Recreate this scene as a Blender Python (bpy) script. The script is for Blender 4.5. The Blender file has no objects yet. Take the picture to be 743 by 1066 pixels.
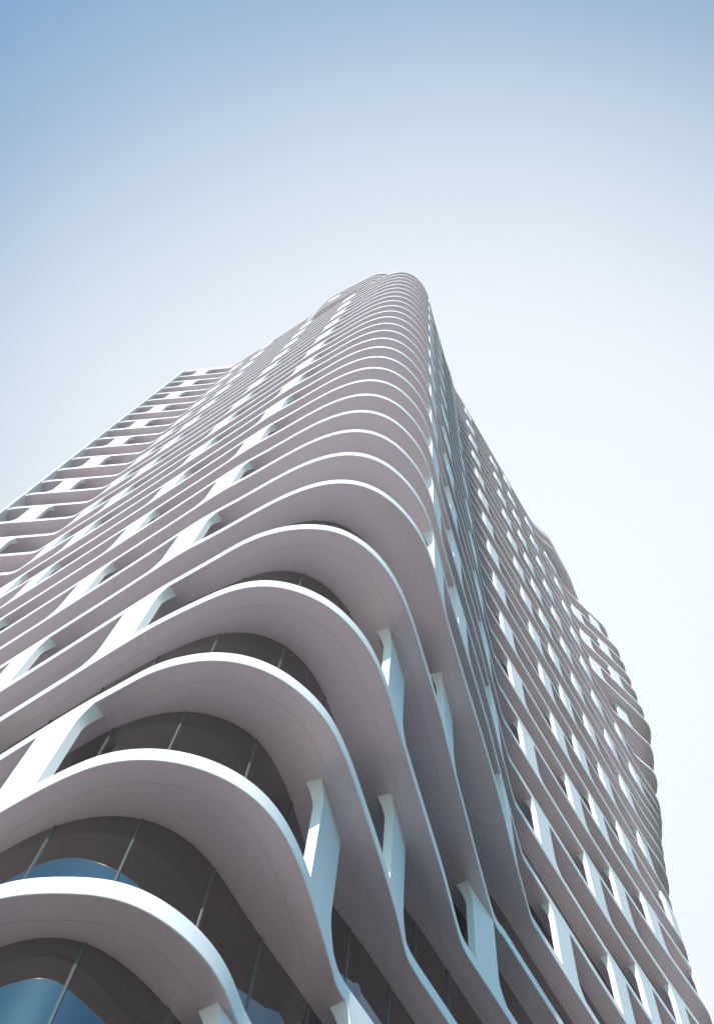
import bpy, bmesh, math, random
from mathutils import Vector, Matrix
random.seed(7)
scene = bpy.context.scene
S = 3.6                      # storey height in metres; the plan below is in storeys
EYE = 1.6                    # eye height above the pavement
NC = -2.99                   # storey index of the eye

# ------------------------------------------------------------------ camera
cam_d = bpy.data.cameras.new("camera")
cam = bpy.data.objects.new("camera", cam_d)
scene.collection.objects.link(cam)
r = (0.978298113, -0.207202322, 0.0)
h = (-0.19925642, -0.94078184, -0.27427434)
u = (0.05683028, 0.26832207, -0.96165149)
cam.matrix_world = Matrix(((r[0], r[1], r[2], 0), (h[0], h[1], h[2], 0),
                           (u[0], u[1], u[2], EYE), (0, 0, 0, 1)))
cam_d.sensor_fit = 'VERTICAL'
cam_d.sensor_height = 36.0
cam_d.lens = 1225.96 / 1066 * 36.0
cam_d.clip_start = 0.1
cam_d.clip_end = 6000
scene.camera = cam

# ------------------------------------------------------------------ sky, sun, exposure
SUN_AZ = Vector((-0.475, -0.881))       # where the sun stands, seen from the tower
SUN_EL = math.radians(30)
world = bpy.data.worlds.new("World")
scene.world = world
world.use_nodes = True
nt = world.node_tree
nt.nodes.clear()
N = nt.nodes.new
out = N('ShaderNodeOutputWorld')
bg = N('ShaderNodeBackground'); bg.inputs['Strength'].default_value = 0.15
sky = N('ShaderNodeTexSky'); sky.sky_type = 'NISHITA'; sky.sun_disc = False
sky.sun_elevation = SUN_EL
sky.sun_rotation = math.atan2(SUN_AZ.x, SUN_AZ.y)
sky.air_density = 1.0; sky.dust_density = 0.7; sky.ozone_density = 1.0
tint = N('ShaderNodeVectorMath'); tint.operation = 'MULTIPLY'; tint.inputs[1].default_value = (0.47, 0.98, 1.10)
nt.links.new(sky.outputs[0], tint.inputs[0])
nt.links.new(tint.outputs[0], bg.inputs['Color'])
# thin bright cloud veil high in the sky, thickest behind the tower
tc = N('ShaderNodeTexCoord')
dot = N('ShaderNodeVectorMath'); dot.operation = 'DOT_PRODUCT'
VEIL = Vector((0.11, 0.40, 0.90)).normalized()
dot.inputs[1].default_value = VEIL
nt.links.new(tc.outputs['Generated'], dot.inputs[0])
no = N('ShaderNodeTexNoise'); no.inputs['Scale'].default_value = 1.6; no.inputs['Detail'].default_value = 3
nt.links.new(tc.outputs['Generated'], no.inputs['Vector'])
nm = N('ShaderNodeMath'); nm.operation = 'MULTIPLY_ADD'; nm.inputs[1].default_value = 0.03; nm.inputs[2].default_value = -0.015
nt.links.new(no.outputs['Fac'], nm.inputs[0])
ad = N('ShaderNodeMath'); ad.operation = 'ADD'
nt.links.new(dot.outputs['Value'], ad.inputs[0]); nt.links.new(nm.outputs[0], ad.inputs[1])
ramp = N('ShaderNodeValToRGB')
ramp.color_ramp.interpolation = 'B_SPLINE'
els = ramp.color_ramp.elements
els[0].position = 0.45; els[0].color = (0.0,) * 3 + (1,)
els[1].position = 1.0; els[1].color = (1,) * 4
for p_, v_ in ((0.70, 0.08), (0.79, 0.18), (0.84, 0.36), (0.88, 0.60), (0.92, 0.82), (0.955, 0.98)):
    e_ = els.new(p_); e_.color = (v_, v_, v_, 1)
nt.links.new(ad.outputs[0], ramp.inputs[0])
bg2 = N('ShaderNodeBackground'); bg2.inputs['Color'].default_value = (0.885, 0.945, 1.0, 1)
bg2.inputs['Strength'].default_value = 0.80
mx = N('ShaderNodeMixShader')
nt.links.new(ramp.outputs['Color'], mx.inputs[0])
nt.links.new(bg.outputs[0], mx.inputs[1]); nt.links.new(bg2.outputs[0], mx.inputs[2])
nt.links.new(mx.outputs[0], out.inputs['Surface'])

sun_d = bpy.data.lights.new("sun", 'SUN')
sun_d.energy = 4.0; sun_d.angle = math.radians(0.53); sun_d.color = (1.0, 0.955, 0.90)
sun = bpy.data.objects.new("sun", sun_d); scene.collection.objects.link(sun)
a2 = SUN_AZ.normalized()
sv = Vector((a2.x * math.cos(SUN_EL), a2.y * math.cos(SUN_EL), math.sin(SUN_EL)))
sun.rotation_euler = (-sv).to_track_quat('-Z', 'Y').to_euler()

scene.view_settings.view_transform = 'Standard'
scene.view_settings.look = 'None'
scene.view_settings.exposure = 0.38
scene.view_settings.gamma = 1
scene.view_settings.use_curve_mapping = False
scene.cycles.max_bounces = 8
scene.cycles.diffuse_bounces = 5

# ------------------------------------------------------------------ materials
def mat(name, base, rough=0.5, metal=0.0, spec=0.5, speck=0.0, speck_scale=40.0, large=0.0,
        large_scale=0.35, bump=0.0, rough_var=0.0, ior=None, coat=0.0):
    m = bpy.data.materials.new(name); m.use_nodes = True
    t = m.node_tree; b = t.nodes['Principled BSDF']
    b.inputs['Roughness'].default_value = rough
    b.inputs['Metallic'].default_value = metal
    b.inputs['Specular IOR Level'].default_value = spec
    if ior: b.inputs['IOR'].default_value = ior
    if coat: b.inputs['Coat Weight'].default_value = coat
    geo = t.nodes.new('ShaderNodeTexCoord')
    n1 = t.nodes.new('ShaderNodeTexNoise'); n1.inputs['Scale'].default_value = speck_scale; n1.inputs['Detail'].default_value = 3
    n2 = t.nodes.new('ShaderNodeTexNoise'); n2.inputs['Scale'].default_value = large_scale; n2.inputs['Detail'].default_value = 4
    for n in (n1, n2): t.links.new(geo.outputs['Object'], n.inputs['Vector'])
    a = t.nodes.new('ShaderNodeMath'); a.operation = 'MULTIPLY_ADD'; a.inputs[1].default_value = speck * 2; a.inputs[2].default_value = 1 - speck
    t.links.new(n1.outputs['Fac'], a.inputs[0])
    c = t.nodes.new('ShaderNodeMath'); c.operation = 'MULTIPLY_ADD'; c.inputs[1].default_value = large * 2; c.inputs[2].default_value = 1 - large
    t.links.new(n2.outputs['Fac'], c.inputs[0])
    p = t.nodes.new('ShaderNodeMath'); p.operation = 'MULTIPLY'
    t.links.new(a.outputs[0], p.inputs[0]); t.links.new(c.outputs[0], p.inputs[1])
    v = t.nodes.new('ShaderNodeVectorMath'); v.operation = 'SCALE'; v.inputs[0].default_value = base
    t.links.new(p.outputs[0], v.inputs['Scale']); t.links.new(v.outputs[0], b.inputs['Base Color'])
    if rough_var:
        q = t.nodes.new('ShaderNodeMath'); q.operation = 'MULTIPLY_ADD'; q.inputs[1].default_value = rough_var; q.inputs[2].default_value = rough - rough_var / 2
        t.links.new(n2.outputs['Fac'], q.inputs[0]); t.links.new(q.outputs[0], b.inputs['Roughness'])
    if bump:
        bu = t.nodes.new('ShaderNodeBump'); bu.inputs['Strength'].default_value = bump; bu.inputs['Distance'].default_value = 0.01
        t.links.new(n1.outputs['Fac'], bu.inputs['Height']); t.links.new(bu.outputs[0], b.inputs['Normal'])
    return m
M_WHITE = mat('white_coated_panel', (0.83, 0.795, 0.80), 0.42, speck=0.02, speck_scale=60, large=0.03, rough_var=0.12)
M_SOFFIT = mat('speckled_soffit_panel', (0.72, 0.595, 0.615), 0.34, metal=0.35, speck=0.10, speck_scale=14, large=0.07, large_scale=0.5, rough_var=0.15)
M_GLASS = mat('dark_tinted_glass', (0.010, 0.009, 0.008), 0.012, spec=0.5, ior=3.0, large=0.2)
M_METAL = mat('grey_window_metal', (0.20, 0.20, 0.20), 0.25, metal=0.6, speck=0.02)
M_SEAM = mat('dark_joint', (0.36, 0.30, 0.30), 0.8)
M_ROOF = mat('roof_gravel', (0.35, 0.34, 0.33), 0.9, speck=0.3, speck_scale=8)
M_PAVE = mat('pale_stone_paving', (0.50, 0.44, 0.40), 0.8, speck=0.08, speck_scale=3, large=0.12, large_scale=0.05)
M_STONE = mat('added_dark_granite', (0.14, 0.11, 0.09), 0.7, speck=0.1, speck_scale=5, large=0.1, large_scale=0.1)
M_ASPH = mat('asphalt', (0.05, 0.05, 0.052), 0.9, speck=0.2, speck_scale=30)
M_PAINT = mat('road_paint', (0.75, 0.75, 0.73), 0.7, speck=0.05)
M_LAWN = mat('added_dark_grass', (0.07, 0.09, 0.035), 0.9, speck=0.25, speck_scale=12, large=0.2)  # grass of the added lawns, dark to weaken the ground bounce
M_GRASS = mat('far_ground', (0.36, 0.33, 0.30), 0.95, large=0.3, large_scale=0.02)

# ------------------------------------------------------------------ helpers
def link(o, parent=None):
    scene.collection.objects.link(o)
    if parent: o.parent = parent
    return o
def mesh_obj(name, verts, faces, m, parent=None, smooth=True, angle=28):
    me = bpy.data.meshes.new(name)
    me.from_pydata(verts, [], faces)
    me.validate()
    me.materials.append(m)
    if smooth:
        me.shade_smooth()
        me.set_sharp_from_angle(angle=math.radians(angle))
    me.update()
    return link(bpy.data.objects.new(name, me), parent)

def zk(k): return (k - NC) * S + EYE
def catmull(pts, n=12):
    out_ = []
    P = [(2 * pts[0][0] - pts[1][0], 2 * pts[0][1] - pts[1][1])] + list(pts) + [(2 * pts[-1][0] - pts[-2][0], 2 * pts[-1][1] - pts[-2][1])]
    for i in range(1, len(P) - 2):
        p0, p1, p2, p3 = P[i - 1], P[i], P[i + 1], P[i + 2]
        d = lambda a, b: max(1e-6, math.hypot(a[0] - b[0], a[1] - b[1])) ** 0.5
        t0 = 0; t1 = d(p0, p1); t2 = t1 + d(p1, p2); t3 = t2 + d(p2, p3)
        for j in range(n):
            t = t1 + (t2 - t1) * j / n
            def L(a, b, ta, tb): return tuple(a[q] * (tb - t) / (tb - ta) + b[q] * (t - ta) / (tb - ta) for q in (0, 1))
            A1, A2, A3 = L(p0, p1, t0, t1), L(p1, p2, t1, t2), L(p2, p3, t2, t3)
            B1, B2 = L(A1, A2, t0, t2), L(A2, A3, t1, t3)
            out_.append(L(B1, B2, t1, t2))
    out_.append(tuple(pts[-1]))
    return out_
def resample(poly, ds):
    out_ = [poly[0]]; acc = 0; need = ds
    for a, b in zip(poly, poly[1:]):
        l = math.hypot(b[0] - a[0], b[1] - a[1])
        while l > 0 and acc + l >= need:
            t = (need - acc) / l
            out_.append((a[0] + (b[0] - a[0]) * t, a[1] + (b[1] - a[1]) * t)); need += ds
        acc += l
    return out_
def gsmooth(poly, sig_fn, ds):
    """closed-curve smoothing with a width that may differ along the curve"""
    n = len(poly); out_ = []
    for i, p in enumerate(poly):
        sg = sig_fn(p); w = int(3 * sg / ds)
        if w < 1: out_.append(p); continue
        sx = sy = sw = 0
        for j in range(-w, w + 1):
            q = poly[(i + j) % n]; g = math.exp(-0.5 * (j * ds / sg) ** 2)
            sx += q[0] * g; sy += q[1] * g; sw += g
        out_.append((sx / sw, sy / sw))
    return out_
def rdp_closed(poly, tol, smax=0.6):
    def rdp(a, b):
        keep = [a]
        st = [(a, b)]; marks = {a, b}
        while st:
            i, j = st.pop()
            if j - i < 2: continue
            ax, ay = poly[i]; bx, by = poly[j % len(poly)]
            L_ = math.hypot(bx - ax, by - ay) or 1e-9
            bd, bi = 0, None
            for q in range(i + 1, j):
                x, y = poly[q]
                d_ = abs((x - ax) * (by - ay) - (y - ay) * (bx - ax)) / L_
                if d_ > bd: bd, bi = d_, q
            if bd > tol or (j - i) * 0.025 > smax:
                if bi is None: bi = (i + j) // 2
                marks.add(bi); st.append((i, bi)); st.append((bi, j))
        return marks
    n = len(poly); hlf = n // 2
    mk = rdp(0, hlf) | rdp(hlf, n - 1)
    return [poly[i] for i in sorted(mk)]
def normals(poly):
    """outward normals of a closed curve that runs left wing -> corner -> right face -> back"""
    n = len(poly); res = []
    for i in range(n):
        a = poly[i - 1]; b = poly[(i + 1) % n]
        tx, ty = b[0] - a[0], b[1] - a[1]; l = math.hypot(tx, ty) or 1e-9
        res.append((ty / l, -tx / l))
    return res
def offset(poly, d):
    nn = normals(poly)
    return [(p[0] - m_[0] * (d(p) if callable(d) else d), p[1] - m_[1] * (d(p) if callable(d) else d)) for p, m_ in zip(poly, nn)]

# ------------------------------------------------------------------ plan of every storey edge (units: storeys)
FOLD = (-4.72, 6.56)
def RL(x): return 5.88 + 1.1026 * (x - 2.24)
CORNER = {
 0: [(-1.15, 3.06), (-0.98, 2.93), (-0.80, 2.87), (-0.62, 2.88), (-0.46, 2.96), (-0.34, 3.05)],
 1: [(-1.25, 3.13), (-1.07, 2.99), (-0.82, 2.91), (-0.60, 2.88), (-0.43, 2.93), (-0.29, 3.01), (-0.17, 3.12), (-0.08, 3.25)],
 2: [(-1.26, 3.15), (-1.11, 3.02), (-0.96, 2.91), (-0.79, 2.84), (-0.62, 2.81), (-0.44, 2.82), (-0.27, 2.87), (-0.11, 2.97), (0.02, 3.12), (0.13, 3.30), (0.24, 3.52), (0.345, 3.74)],
 3: [(-1.28, 3.17), (-1.09, 3.00), (-0.95, 2.87), (-0.80, 2.78), (-0.62, 2.71), (-0.44, 2.69), (-0.26, 2.72), (-0.09, 2.80), (0.07, 2.92), (0.22, 3.12), (0.41, 3.46), (0.56, 3.74), (0.72, 4.06), (0.83, 4.31)],
 4: [(-1.28, 3.17), (-1.10, 3.00), (-0.79, 2.75), (-0.66, 2.66), (-0.48, 2.59), (-0.28, 2.58), (-0.07, 2.63), (0.13, 2.75), (0.29, 2.91), (0.42, 3.11), (0.53, 3.32), (0.65, 3.55), (0.87, 3.97), (1.08, 4.37), (1.31, 4.84)],
 5: [(-1.28, 3.17), (-1.17, 3.07), (-0.95, 2.87), (-0.73, 2.67), (-0.52, 2.54), (-0.31, 2.47), (-0.11, 2.45), (0.09, 2.51), (0.27, 2.63), (0.43, 2.81), (0.58, 3.05), (0.73, 3.33), (0.90, 3.65), (1.09, 4.05), (1.30, 4.48), (1.51, 4.91), (1.74, 5.34)],
 6: [(-1.28, 3.17), (-1.10, 3.02), (-0.79, 2.74), (-0.56, 2.55), (-0.31, 2.40), (-0.08, 2.34), (0.14, 2.37), (0.36, 2.49), (0.56, 2.68), (0.72, 2.94), (0.88, 3.27), (1.07, 3.63), (1.38, 4.20), (1.63, 4.67), (1.88, 5.18), (2.06, 5.54), (2.24, 5.88)],
}
KINK = {0: -.34, 1: -.08, 2: .345, 3: .83, 4: 1.31, 5: 1.74, 6: 2.24}
def right_end(k):
    E_ = {11: (6.15, 9.96), 12: (6.21, 10.09), 13: (6.32, 10.28), 14: (6.44, 10.47), 15: (6.56, 10.68)}
    X_ = {16: 6.72, 17: 6.92, 18: 7.14, 19: 7.36, 20: 7.66, 21: 7.94, 22: 8.18}
    if k <= 22:
        ex, ey = E_[max(k, 11)] if k <= 15 else (X_[k], RL(X_[k]) - 0.04)
        if k <= 14:
            o_ = ey - RL(ex)                                        # how far the end bows out of the straight face
            return [(ex - 2.4, RL(ex - 2.4) + 0.06 * o_), (ex - 1.6, RL(ex - 1.6) + 0.22 * o_), (ex - 0.9, RL(ex - 0.9) + 0.5 * o_), (ex - 0.35, RL(ex - 0.35) + 0.82 * o_),
                    (ex, ey), (ex + 0.13, ey + 0.22), (ex + 0.24, ey + 0.6), (ex + 0.2, ey + 1.15), (ex - 0.4, ey + 1.9)]
        ym = 0.65 * RL(ex - 0.45) + 0.35 * (ey - 0.50)
        return [(ex - 1.5, RL(ex - 1.5)), (ex - 1.0, RL(ex - 1.0)), (ex - 0.45, ym), (ex - 0.04, ey - 0.06), (ex + 0.14, ey + 0.18), (ex + 0.26, ey + 0.55), (ex + 0.2, ey + 1.1), (ex - 0.4, ey + 1.9)]
    if k == 23:
        return [(7.2, RL(7.2)), (7.55, RL(7.55)), (7.74, 11.93), (8.0, 12.09), (8.27, 12.25), (8.42, 12.45), (8.50, 12.85), (8.42, 13.4), (7.9, 14.1)]
    if k == 24:
        return [(6.9, RL(6.9)), (7.2, RL(7.2) - 0.01), (7.6, 11.58), (8.05, 11.87), (8.33, 12.06), (8.47, 12.28), (8.58, 12.7), (8.5, 13.2), (7.9, 13.9)]
    if k <= 30:
        return [(6.1, RL(6.1)), (6.5, RL(6.5)), (6.72, 10.80), (7.2, 11.11), (7.9, 11.56), (8.30, 11.82), (8.49, 12.0), (8.62, 12.4), (8.6, 12.95), (7.9, 13.7)]
    if k == 31:
        return [(6.0, RL(6.0)), (6.4, RL(6.4) - .02), (6.68, 10.73), (7.2, 11.08), (7.75, 11.42), (8.05, 11.62), (8.24, 11.85), (8.38, 12.3), (8.3, 12.9), (7.6, 13.6)]
    return [(5.2, RL(5.2)), (5.5, RL(5.5) - 0.02), (5.8, 9.66), (6.12, 9.84), (6.62, 10.42), (7.15, 11.04), (7.33, 11.35), (7.4, 11.8), (7.0, 12.6)]
def outline_points(k):
    kk = min(max(k, 0), 6)
    left = [(-6.16, 7.30), (-6.20, 7.12), (-6.10, 6.99), (-5.95, 6.94), (-4.90, 6.62), (-4.72, 6.555), (-4.60, 6.44), (-3.4, 5.28), (-1.9, 3.79)]
    if k <= 29:
        mid = CORNER[kk] + [(KINK[kk] + 0.05, RL(KINK[kk] + 0.05)), (KINK[kk] + 0.3, RL(KINK[kk] + 0.3))]
    else:
        left = left[:-1] + [(-2.75, 4.64), (-2.56, 4.45), (-2.42, 4.26), (-2.24, 3.99), (-2.08, 3.81), (-1.8, 3.56)]
        mid = [(-1.3, 3.16), (-1.05, 2.96), (-0.85, 2.84), (-0.62, 2.80), (-0.40, 2.86), (-0.18, 3.02), (0.1, 3.35), (0.6, 4.0), (1.3, 4.55), (1.75, 5.08), (1.96, 5.42), (2.14, 5.78), (2.4, RL(2.4))]
    x0 = mid[-1][0]; end = right_end(k); x1 = end[0][0]
    n = max(1, int((x1 - x0) / 0.9)); run = [(x0 + (x1 - x0) * i / n, RL(x0 + (x1 - x0) * i / n)) for i in range(1, n)]
    back = [(4.6, 13.4), (1.0, 12.4), (-3.0, 10.8), (-5.0, 9.4), (-5.9, 8.2)]
    return left + mid + run + end + back
DS = 0.025
def outline(k):
    pts = outline_points(k)
    poly = resample(catmull(pts + [pts[0]], 10), DS)
    kx = KINK[min(max(k, 0), 6)]
    def sg(p):
        x, y = p
        if y > 12.8 or (x < -5 and y > 7.3): return 0.25
        if -1.35 < x < (kx - 0.09 if k > 1 else kx + 0.15) and y < 6: return 0.085 if k > 1 else 0.10
        if x < -4 or x > 6.0: return 0.06
        return 0.022
    return gsmooth(poly, sg, DS)
def glass_depth(k):
    kk = min(max(k, 0), 6); kx = KINK[kk]
    def ss(a, b, x):
        t = min(1, max(0, (x - a) / (b - a))); return t * t * (3 - 2 * t)
    extra = 0.03 if k < 6 else 0.13
    def d(p):
        if p[0] < -4.55: return 0.36
        if p[1] > 6.2: return 0.18 + (0.18 * ss(8.9, 9.9, p[1]) if p[0] > 0 else 0)
        return 0.18 + extra * ss(-1.35, -0.75, p[0]) * (1 - ss(kx - 0.05, kx + 0.35, p[0]))
    return d

CURVES = {k: outline(k) for k in range(-2, 34)}

# ------------------------------------------------------------------ the tower
tower = bpy.data.objects.new('tower_block', None)
link(tower)
tower.location = (0, 0, 0)
tower['label'] = 'tall white tower of stacked wavy storey bands with rounded corner, slanting columns and dark glass'
tower['category'] = 'tower'

def sweep(poly, prof, z0):
    """prof: list of (inward offset, height) in storeys; closed curve"""
    n = len(poly); nn = normals(poly); verts = []; faces = []
    for d, zz in prof:
        for p, m_ in zip(poly, nn):
            verts.append(((p[0] - m_[0] * d) * S, (p[1] - m_[1] * d) * S, z0 + zz * S))
    for a in range(len(prof) - 1):
        for i in range(n):
            j = (i + 1) % n
            faces.append((a * n + i, a * n + j, (a + 1) * n + j, (a + 1) * n + i))
    return verts, faces
T = 0.115
GL = {}
for k in range(-2, 34):
    full = CURVES[k]
    near = k <= 6
    c = rdp_closed(full, 0.0003 if near else 0.001, 0.12 if near else 0.4)
    t = T if k < 33 else 0.42
    prof = [(0.25, t), (0.003, t), (0.0, t - 0.003), (0.0, 0.0025), (0.0025, 0.0), (0.007, 0.0), (0.007, 0.002)]
    v, f = sweep(c, prof, zk(k))
    n = len(c); base = 0
    f.append(tuple(range(n)))                                      # walking surface / roof inside the rim
    slab = mesh_obj('floor_slab', v, f, M_WHITE if k < 33 else M_SOFFIT, tower)
    # soffit: recessed lining, gently coved up towards the glass
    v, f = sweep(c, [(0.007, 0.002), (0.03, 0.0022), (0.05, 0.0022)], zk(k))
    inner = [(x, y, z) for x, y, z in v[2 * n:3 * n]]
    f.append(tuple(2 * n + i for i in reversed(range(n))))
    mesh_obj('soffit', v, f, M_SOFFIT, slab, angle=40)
    # joints in the soffit lining of the lowest storeys
    if k <= 5:
        nn = normals(c); gd = glass_depth(k); jv, jf = [], []
        sel = [i for i in range(n) if c[i][1] < 6.3 and c[i][0] > -4.2]
        for i in sel:
            d0 = 0.5 * gd(c[i]) + 0.02
            for dd in (d0, d0 + 0.0016):
                jv.append(((c[i][0] - nn[i][0] * dd) * S, (c[i][1] - nn[i][1] * dd) * S, zk(k) + 0.0022 * S - 0.002))
        for q in range(len(sel) - 1):
            if sel[q + 1] == sel[q] + 1:
                jf.append((2 * q, 2 * q + 1, 2 * q + 3, 2 * q + 2))
        mesh_obj('joint', jv, jf, M_SEAM, slab, smooth=False)
    # glass of the storey above this slab
    if k < 33:
        # the glass hangs from the soffit above: it follows whichever edge is further in
        gfull = gsmooth(resample(offset(full, glass_depth(k)) + [], DS), lambda p: (0.24 if k == 1 else 0.15) if -1.4 < p[0] < KINK[min(max(k, 0), 6)] + 0.2 and p[1] < 6 else 0.05, DS)
        g = rdp_closed(gfull, 0.0001 if near else 0.002, 0.08 if near else 0.5)
        GL[k] = g
        v, f = sweep(g, [(0, T + 0.0), (0, 1.02)], zk(k))
        win = mesh_obj('window_band', v, f, M_GLASS, tower, angle=60)
        if k <= 5:
            gf = resample(gfull, 0.01); gnn = normals(gf)
            i0 = min(range(len(gf)), key=lambda i: abs(gf[i][0] + 0.70) + (5 if gf[i][1] > 5 else 0))
            for m_ in range(-3, 8):
                i = i0 + m_ * 44
                if i < 1 or i >= len(gf) - 1: continue
                p = gf[i]; q = gnn[i]; tx, ty = -q[1], q[0]
                w, d1, d2 = 0.009, -0.001, 0.007
                vv = []
                for zz in (T, 0.999):
                    for a_, b_ in ((-w, d1), (w, d1), (w * .5, d2), (-w * .5, d2)):
                        vv.append(((p[0] + tx * a_ + q[0] * b_) * S, (p[1] + ty * a_ + q[1] * b_) * S, zk(k) + zz * S))
                mesh_obj('mullion', vv, [(0, 1, 5, 4), (1, 2, 6, 5), (2, 3, 7, 6), (3, 0, 4, 7)], M_METAL, win, smooth=False)

# ------------------------------------------------------------------ slanting-footed columns between two bands
def arc(k):
    f_ = CURVES[k]
    return f_
def column_mesh(k, p, w=0.34, depth=0.175):
    """a flat blade column standing flush with the lower band, flaring at its foot into the band"""
    poly = arc(k); n = len(poly)
    i0 = min(range(n), key=lambda i: (poly[i][0] - p[0]) ** 2 + (poly[i][1] - p[1]) ** 2)
    cov = min(max(k, 0), 6)
    nn_all = None
    def at(s):
        f_ = i0 + s / DS; a = int(math.floor(f_)); t_ = f_ - a
        A, B = poly[a % n], poly[(a + 1) % n]
        C0, C1 = poly[(a - 2) % n], poly[(a + 3) % n]
        tx, ty = C1[0] - C0[0], C1[1] - C0[1]; l = math.hypot(tx, ty)
        return (A[0] + (B[0] - A[0]) * t_, A[1] + (B[1] - A[1]) * t_), (ty / l, -tx / l)
    z0, z1 = T - 0.004, 1.003
    side_s = 1 if p[0] < -1 else -1                                  # which edge looks towards the rounded corner
    zs = [z0, z0 + .02, z0 + .05, z0 + .09, z0 + .14, z0 + .20, 0.5, 0.80, 0.84, 0.88, 0.92, 0.96, z1]
    ns = 6; verts = []; faces = []
    gd = glass_depth(k)
    for zz in zs:
        tb = max(0.0, 1 - (zz - z0) / 0.22); tt = max(0.0, (zz - 0.82) / (z1 - 0.82))
        foot = w / 2 + 0.105 * tb ** 2.2
        head = w / 2 + 0.07 * tt ** 1.5
        lo, hi = (-foot, head) if side_s > 0 else (-head, foot)
        for side in (0, 1):
            for q in range(ns + 1):
                s = lo + (hi - lo) * q / ns
                (x, y), (nx, ny) = at(s)
                dd = 0.0012 if side == 0 else min(gd((x, y)) - 0.008, 0.058 + 0.04 * tt ** 1.6)
                verts.append(((x - nx * dd) * S, (y - ny * dd) * S, zk(k) + zz * S))
    row = 2 * (ns + 1)
    for l in range(len(zs) - 1):
        a, b = l * row, (l + 1) * row
        for q in range(ns):
            faces.append((a + q, a + q + 1, b + q + 1, b + q))
            o_ = ns + 1
            faces.append((a + o_ + q + 1, a + o_ + q, b + o_ + q, b + o_ + q + 1))
        faces.append((a + ns, a + 2 * ns + 1, b + 2 * ns + 1, b + ns))
        faces.append((a + ns + 1, a, b, b + ns + 1))
    return verts, faces
cols = []
def row(p, ks): cols.extend((k, p) for k in ks)
row((-1.37, 3.30), range(-2, 29, 2))                                 # left face
row((-2.45, 4.35), range(-1, 32, 2))
row((-3.75, 5.62), range(-2, 33, 2))
row((-4.42, 6.25), range(-1, 32, 2))
row((-5.55, 6.82), range(-2, 33, 2))                                 # wing
row((0.77, 3.08), range(6, 29, 2))                                   # rounded corner, right flank
row((1.19, 3.90), range(7, 29, 2))
row((1.92, 5.26), range(6, 29, 2))
cols += [(5, (1.05, 3.98)), (4, (0.49, 3.30)), (2, (0.225, 3.50)), (3, (0.71, 4.06)), (4, (1.60, 5.14)),
         (1, (0.62, RL(0.62))), (0, (0.02, RL(0.02)))]
row((2.735, 6.43), range(-2, 33, 2))                                 # right face
row((3.745, 7.54), range(-1, 32, 2))
row((4.395, 8.26), range(-2, 33, 2))
row((5.215, 9.16), range(-1, 32, 2))
row((6.20, 10.26), range(-1, 32, 2))
row((7.20, 11.35), (20, 22))
row((6.90, 10.95), (25, 27, 29))                                     # bay at the far end
row((7.72, 11.45), (26, 28, 30))
cols += [(24, (7.62, 11.6)), (31, (6.15, 9.9)), (31, (-1.95, 3.69))]
cols = [(k, p) for k, p in cols if k < 33]
def px_size(k, p):
    X, Y, Z = p[0], p[1], k - NC
    return -(X * X + Y * Y + Z * Z)
def in_view(k, p):
    P_ = Vector((p[0] * S, p[1] * S, zk(k + .5)))
    q = cam.matrix_world.inverted() @ P_
    if q.z >= 0: return False
    fx = q.x / -q.z * 1225.96 + 371.5; fy = 533 - q.y / -q.z * 1225.96
    return -60 < fx < 800 and -60 < fy < 1140
seen = sorted([c_ for c_ in cols if in_view(*c_)], key=lambda c_: px_size(*c_), reverse=True)
rest = [c_ for c_ in cols if not in_view(*c_)]
for k, p in seen[:100]:
    v, f = column_mesh(k, p)
    mesh_obj('column', v, f, M_WHITE, tower)
V, Fc = [], []
for k, p in seen[100:] + rest:
    v, f = column_mesh(k, p); o_ = len(V); V += v; Fc += [tuple(i + o_ for i in q) for q in f]
far = mesh_obj('column', V, Fc, M_WHITE, tower)
far['kind'] = 'stuff'
far['label'] = 'small white columns high up between the bands'

# closing wall at the free end of the wing
ew = [(-6.20, 6.995), (-6.15, 6.972), (-6.135, 7.02), (-6.12, 7.40), (-6.22, 7.46)]
n_ = len(ew); v = [(x * S, y * S, z) for z in (0.0, zk(33.425)) for x, y in ew]
f = [(i, (i + 1) % n_, n_ + (i + 1) % n_, n_ + i) for i in range(n_)] + [tuple(range(n_, 2 * n_))]
mesh_obj('end_wall', v, f, M_WHITE, tower)

# ------------------------------------------------------------------ ground
def sheet(name, x0, y0, x1, y1, z, m):
    o = mesh_obj(name, [(x0, y0, z), (x1, y0, z), (x1, y1, z), (x0, y1, z)], [(0, 1, 2, 3)], m, smooth=False)
    o['kind'] = 'structure'
    return o
sheet('ground', -3000, -3000, 3000, 3000, -0.13, M_GRASS)
sheet('plaza', -150, -150, 150, 160, -0.12, M_PAVE)
sheet('added_dark_road', -32, -34, 300, -2, -0.116, M_ASPH)  # unseen asphalt, added to cut the ground bounce on the soffits
sheet('added_dark_lawn', 52, -2.1, 300, 300, -0.112, M_LAWN)  # unseen lawn, added so the right-face soffits get less bounced light
sheet('added_dark_lawn', 30, -300, 300, -34, -0.112, M_LAWN)  # second added lawn, dimming the bounce from the right
def pavement_slab():
    bm = bmesh.new(); bmesh.ops.create_cube(bm, size=1)
    for v_ in bm.verts:
        v_.co = Vector((v_.co.x * 84 + 10, v_.co.y * 62 + 29, v_.co.z * 0.12 - 0.06))
    me = bpy.data.meshes.new('pavement'); bm.to_mesh(me); bm.free(); me.materials.append(M_STONE)
    o = link(bpy.data.objects.new('pavement', me)); o['kind'] = 'structure'
pavement_slab()  # unseen; dark granite put in so the low soffits stay darker
print('columns', len(cols), 'seen', len(seen))
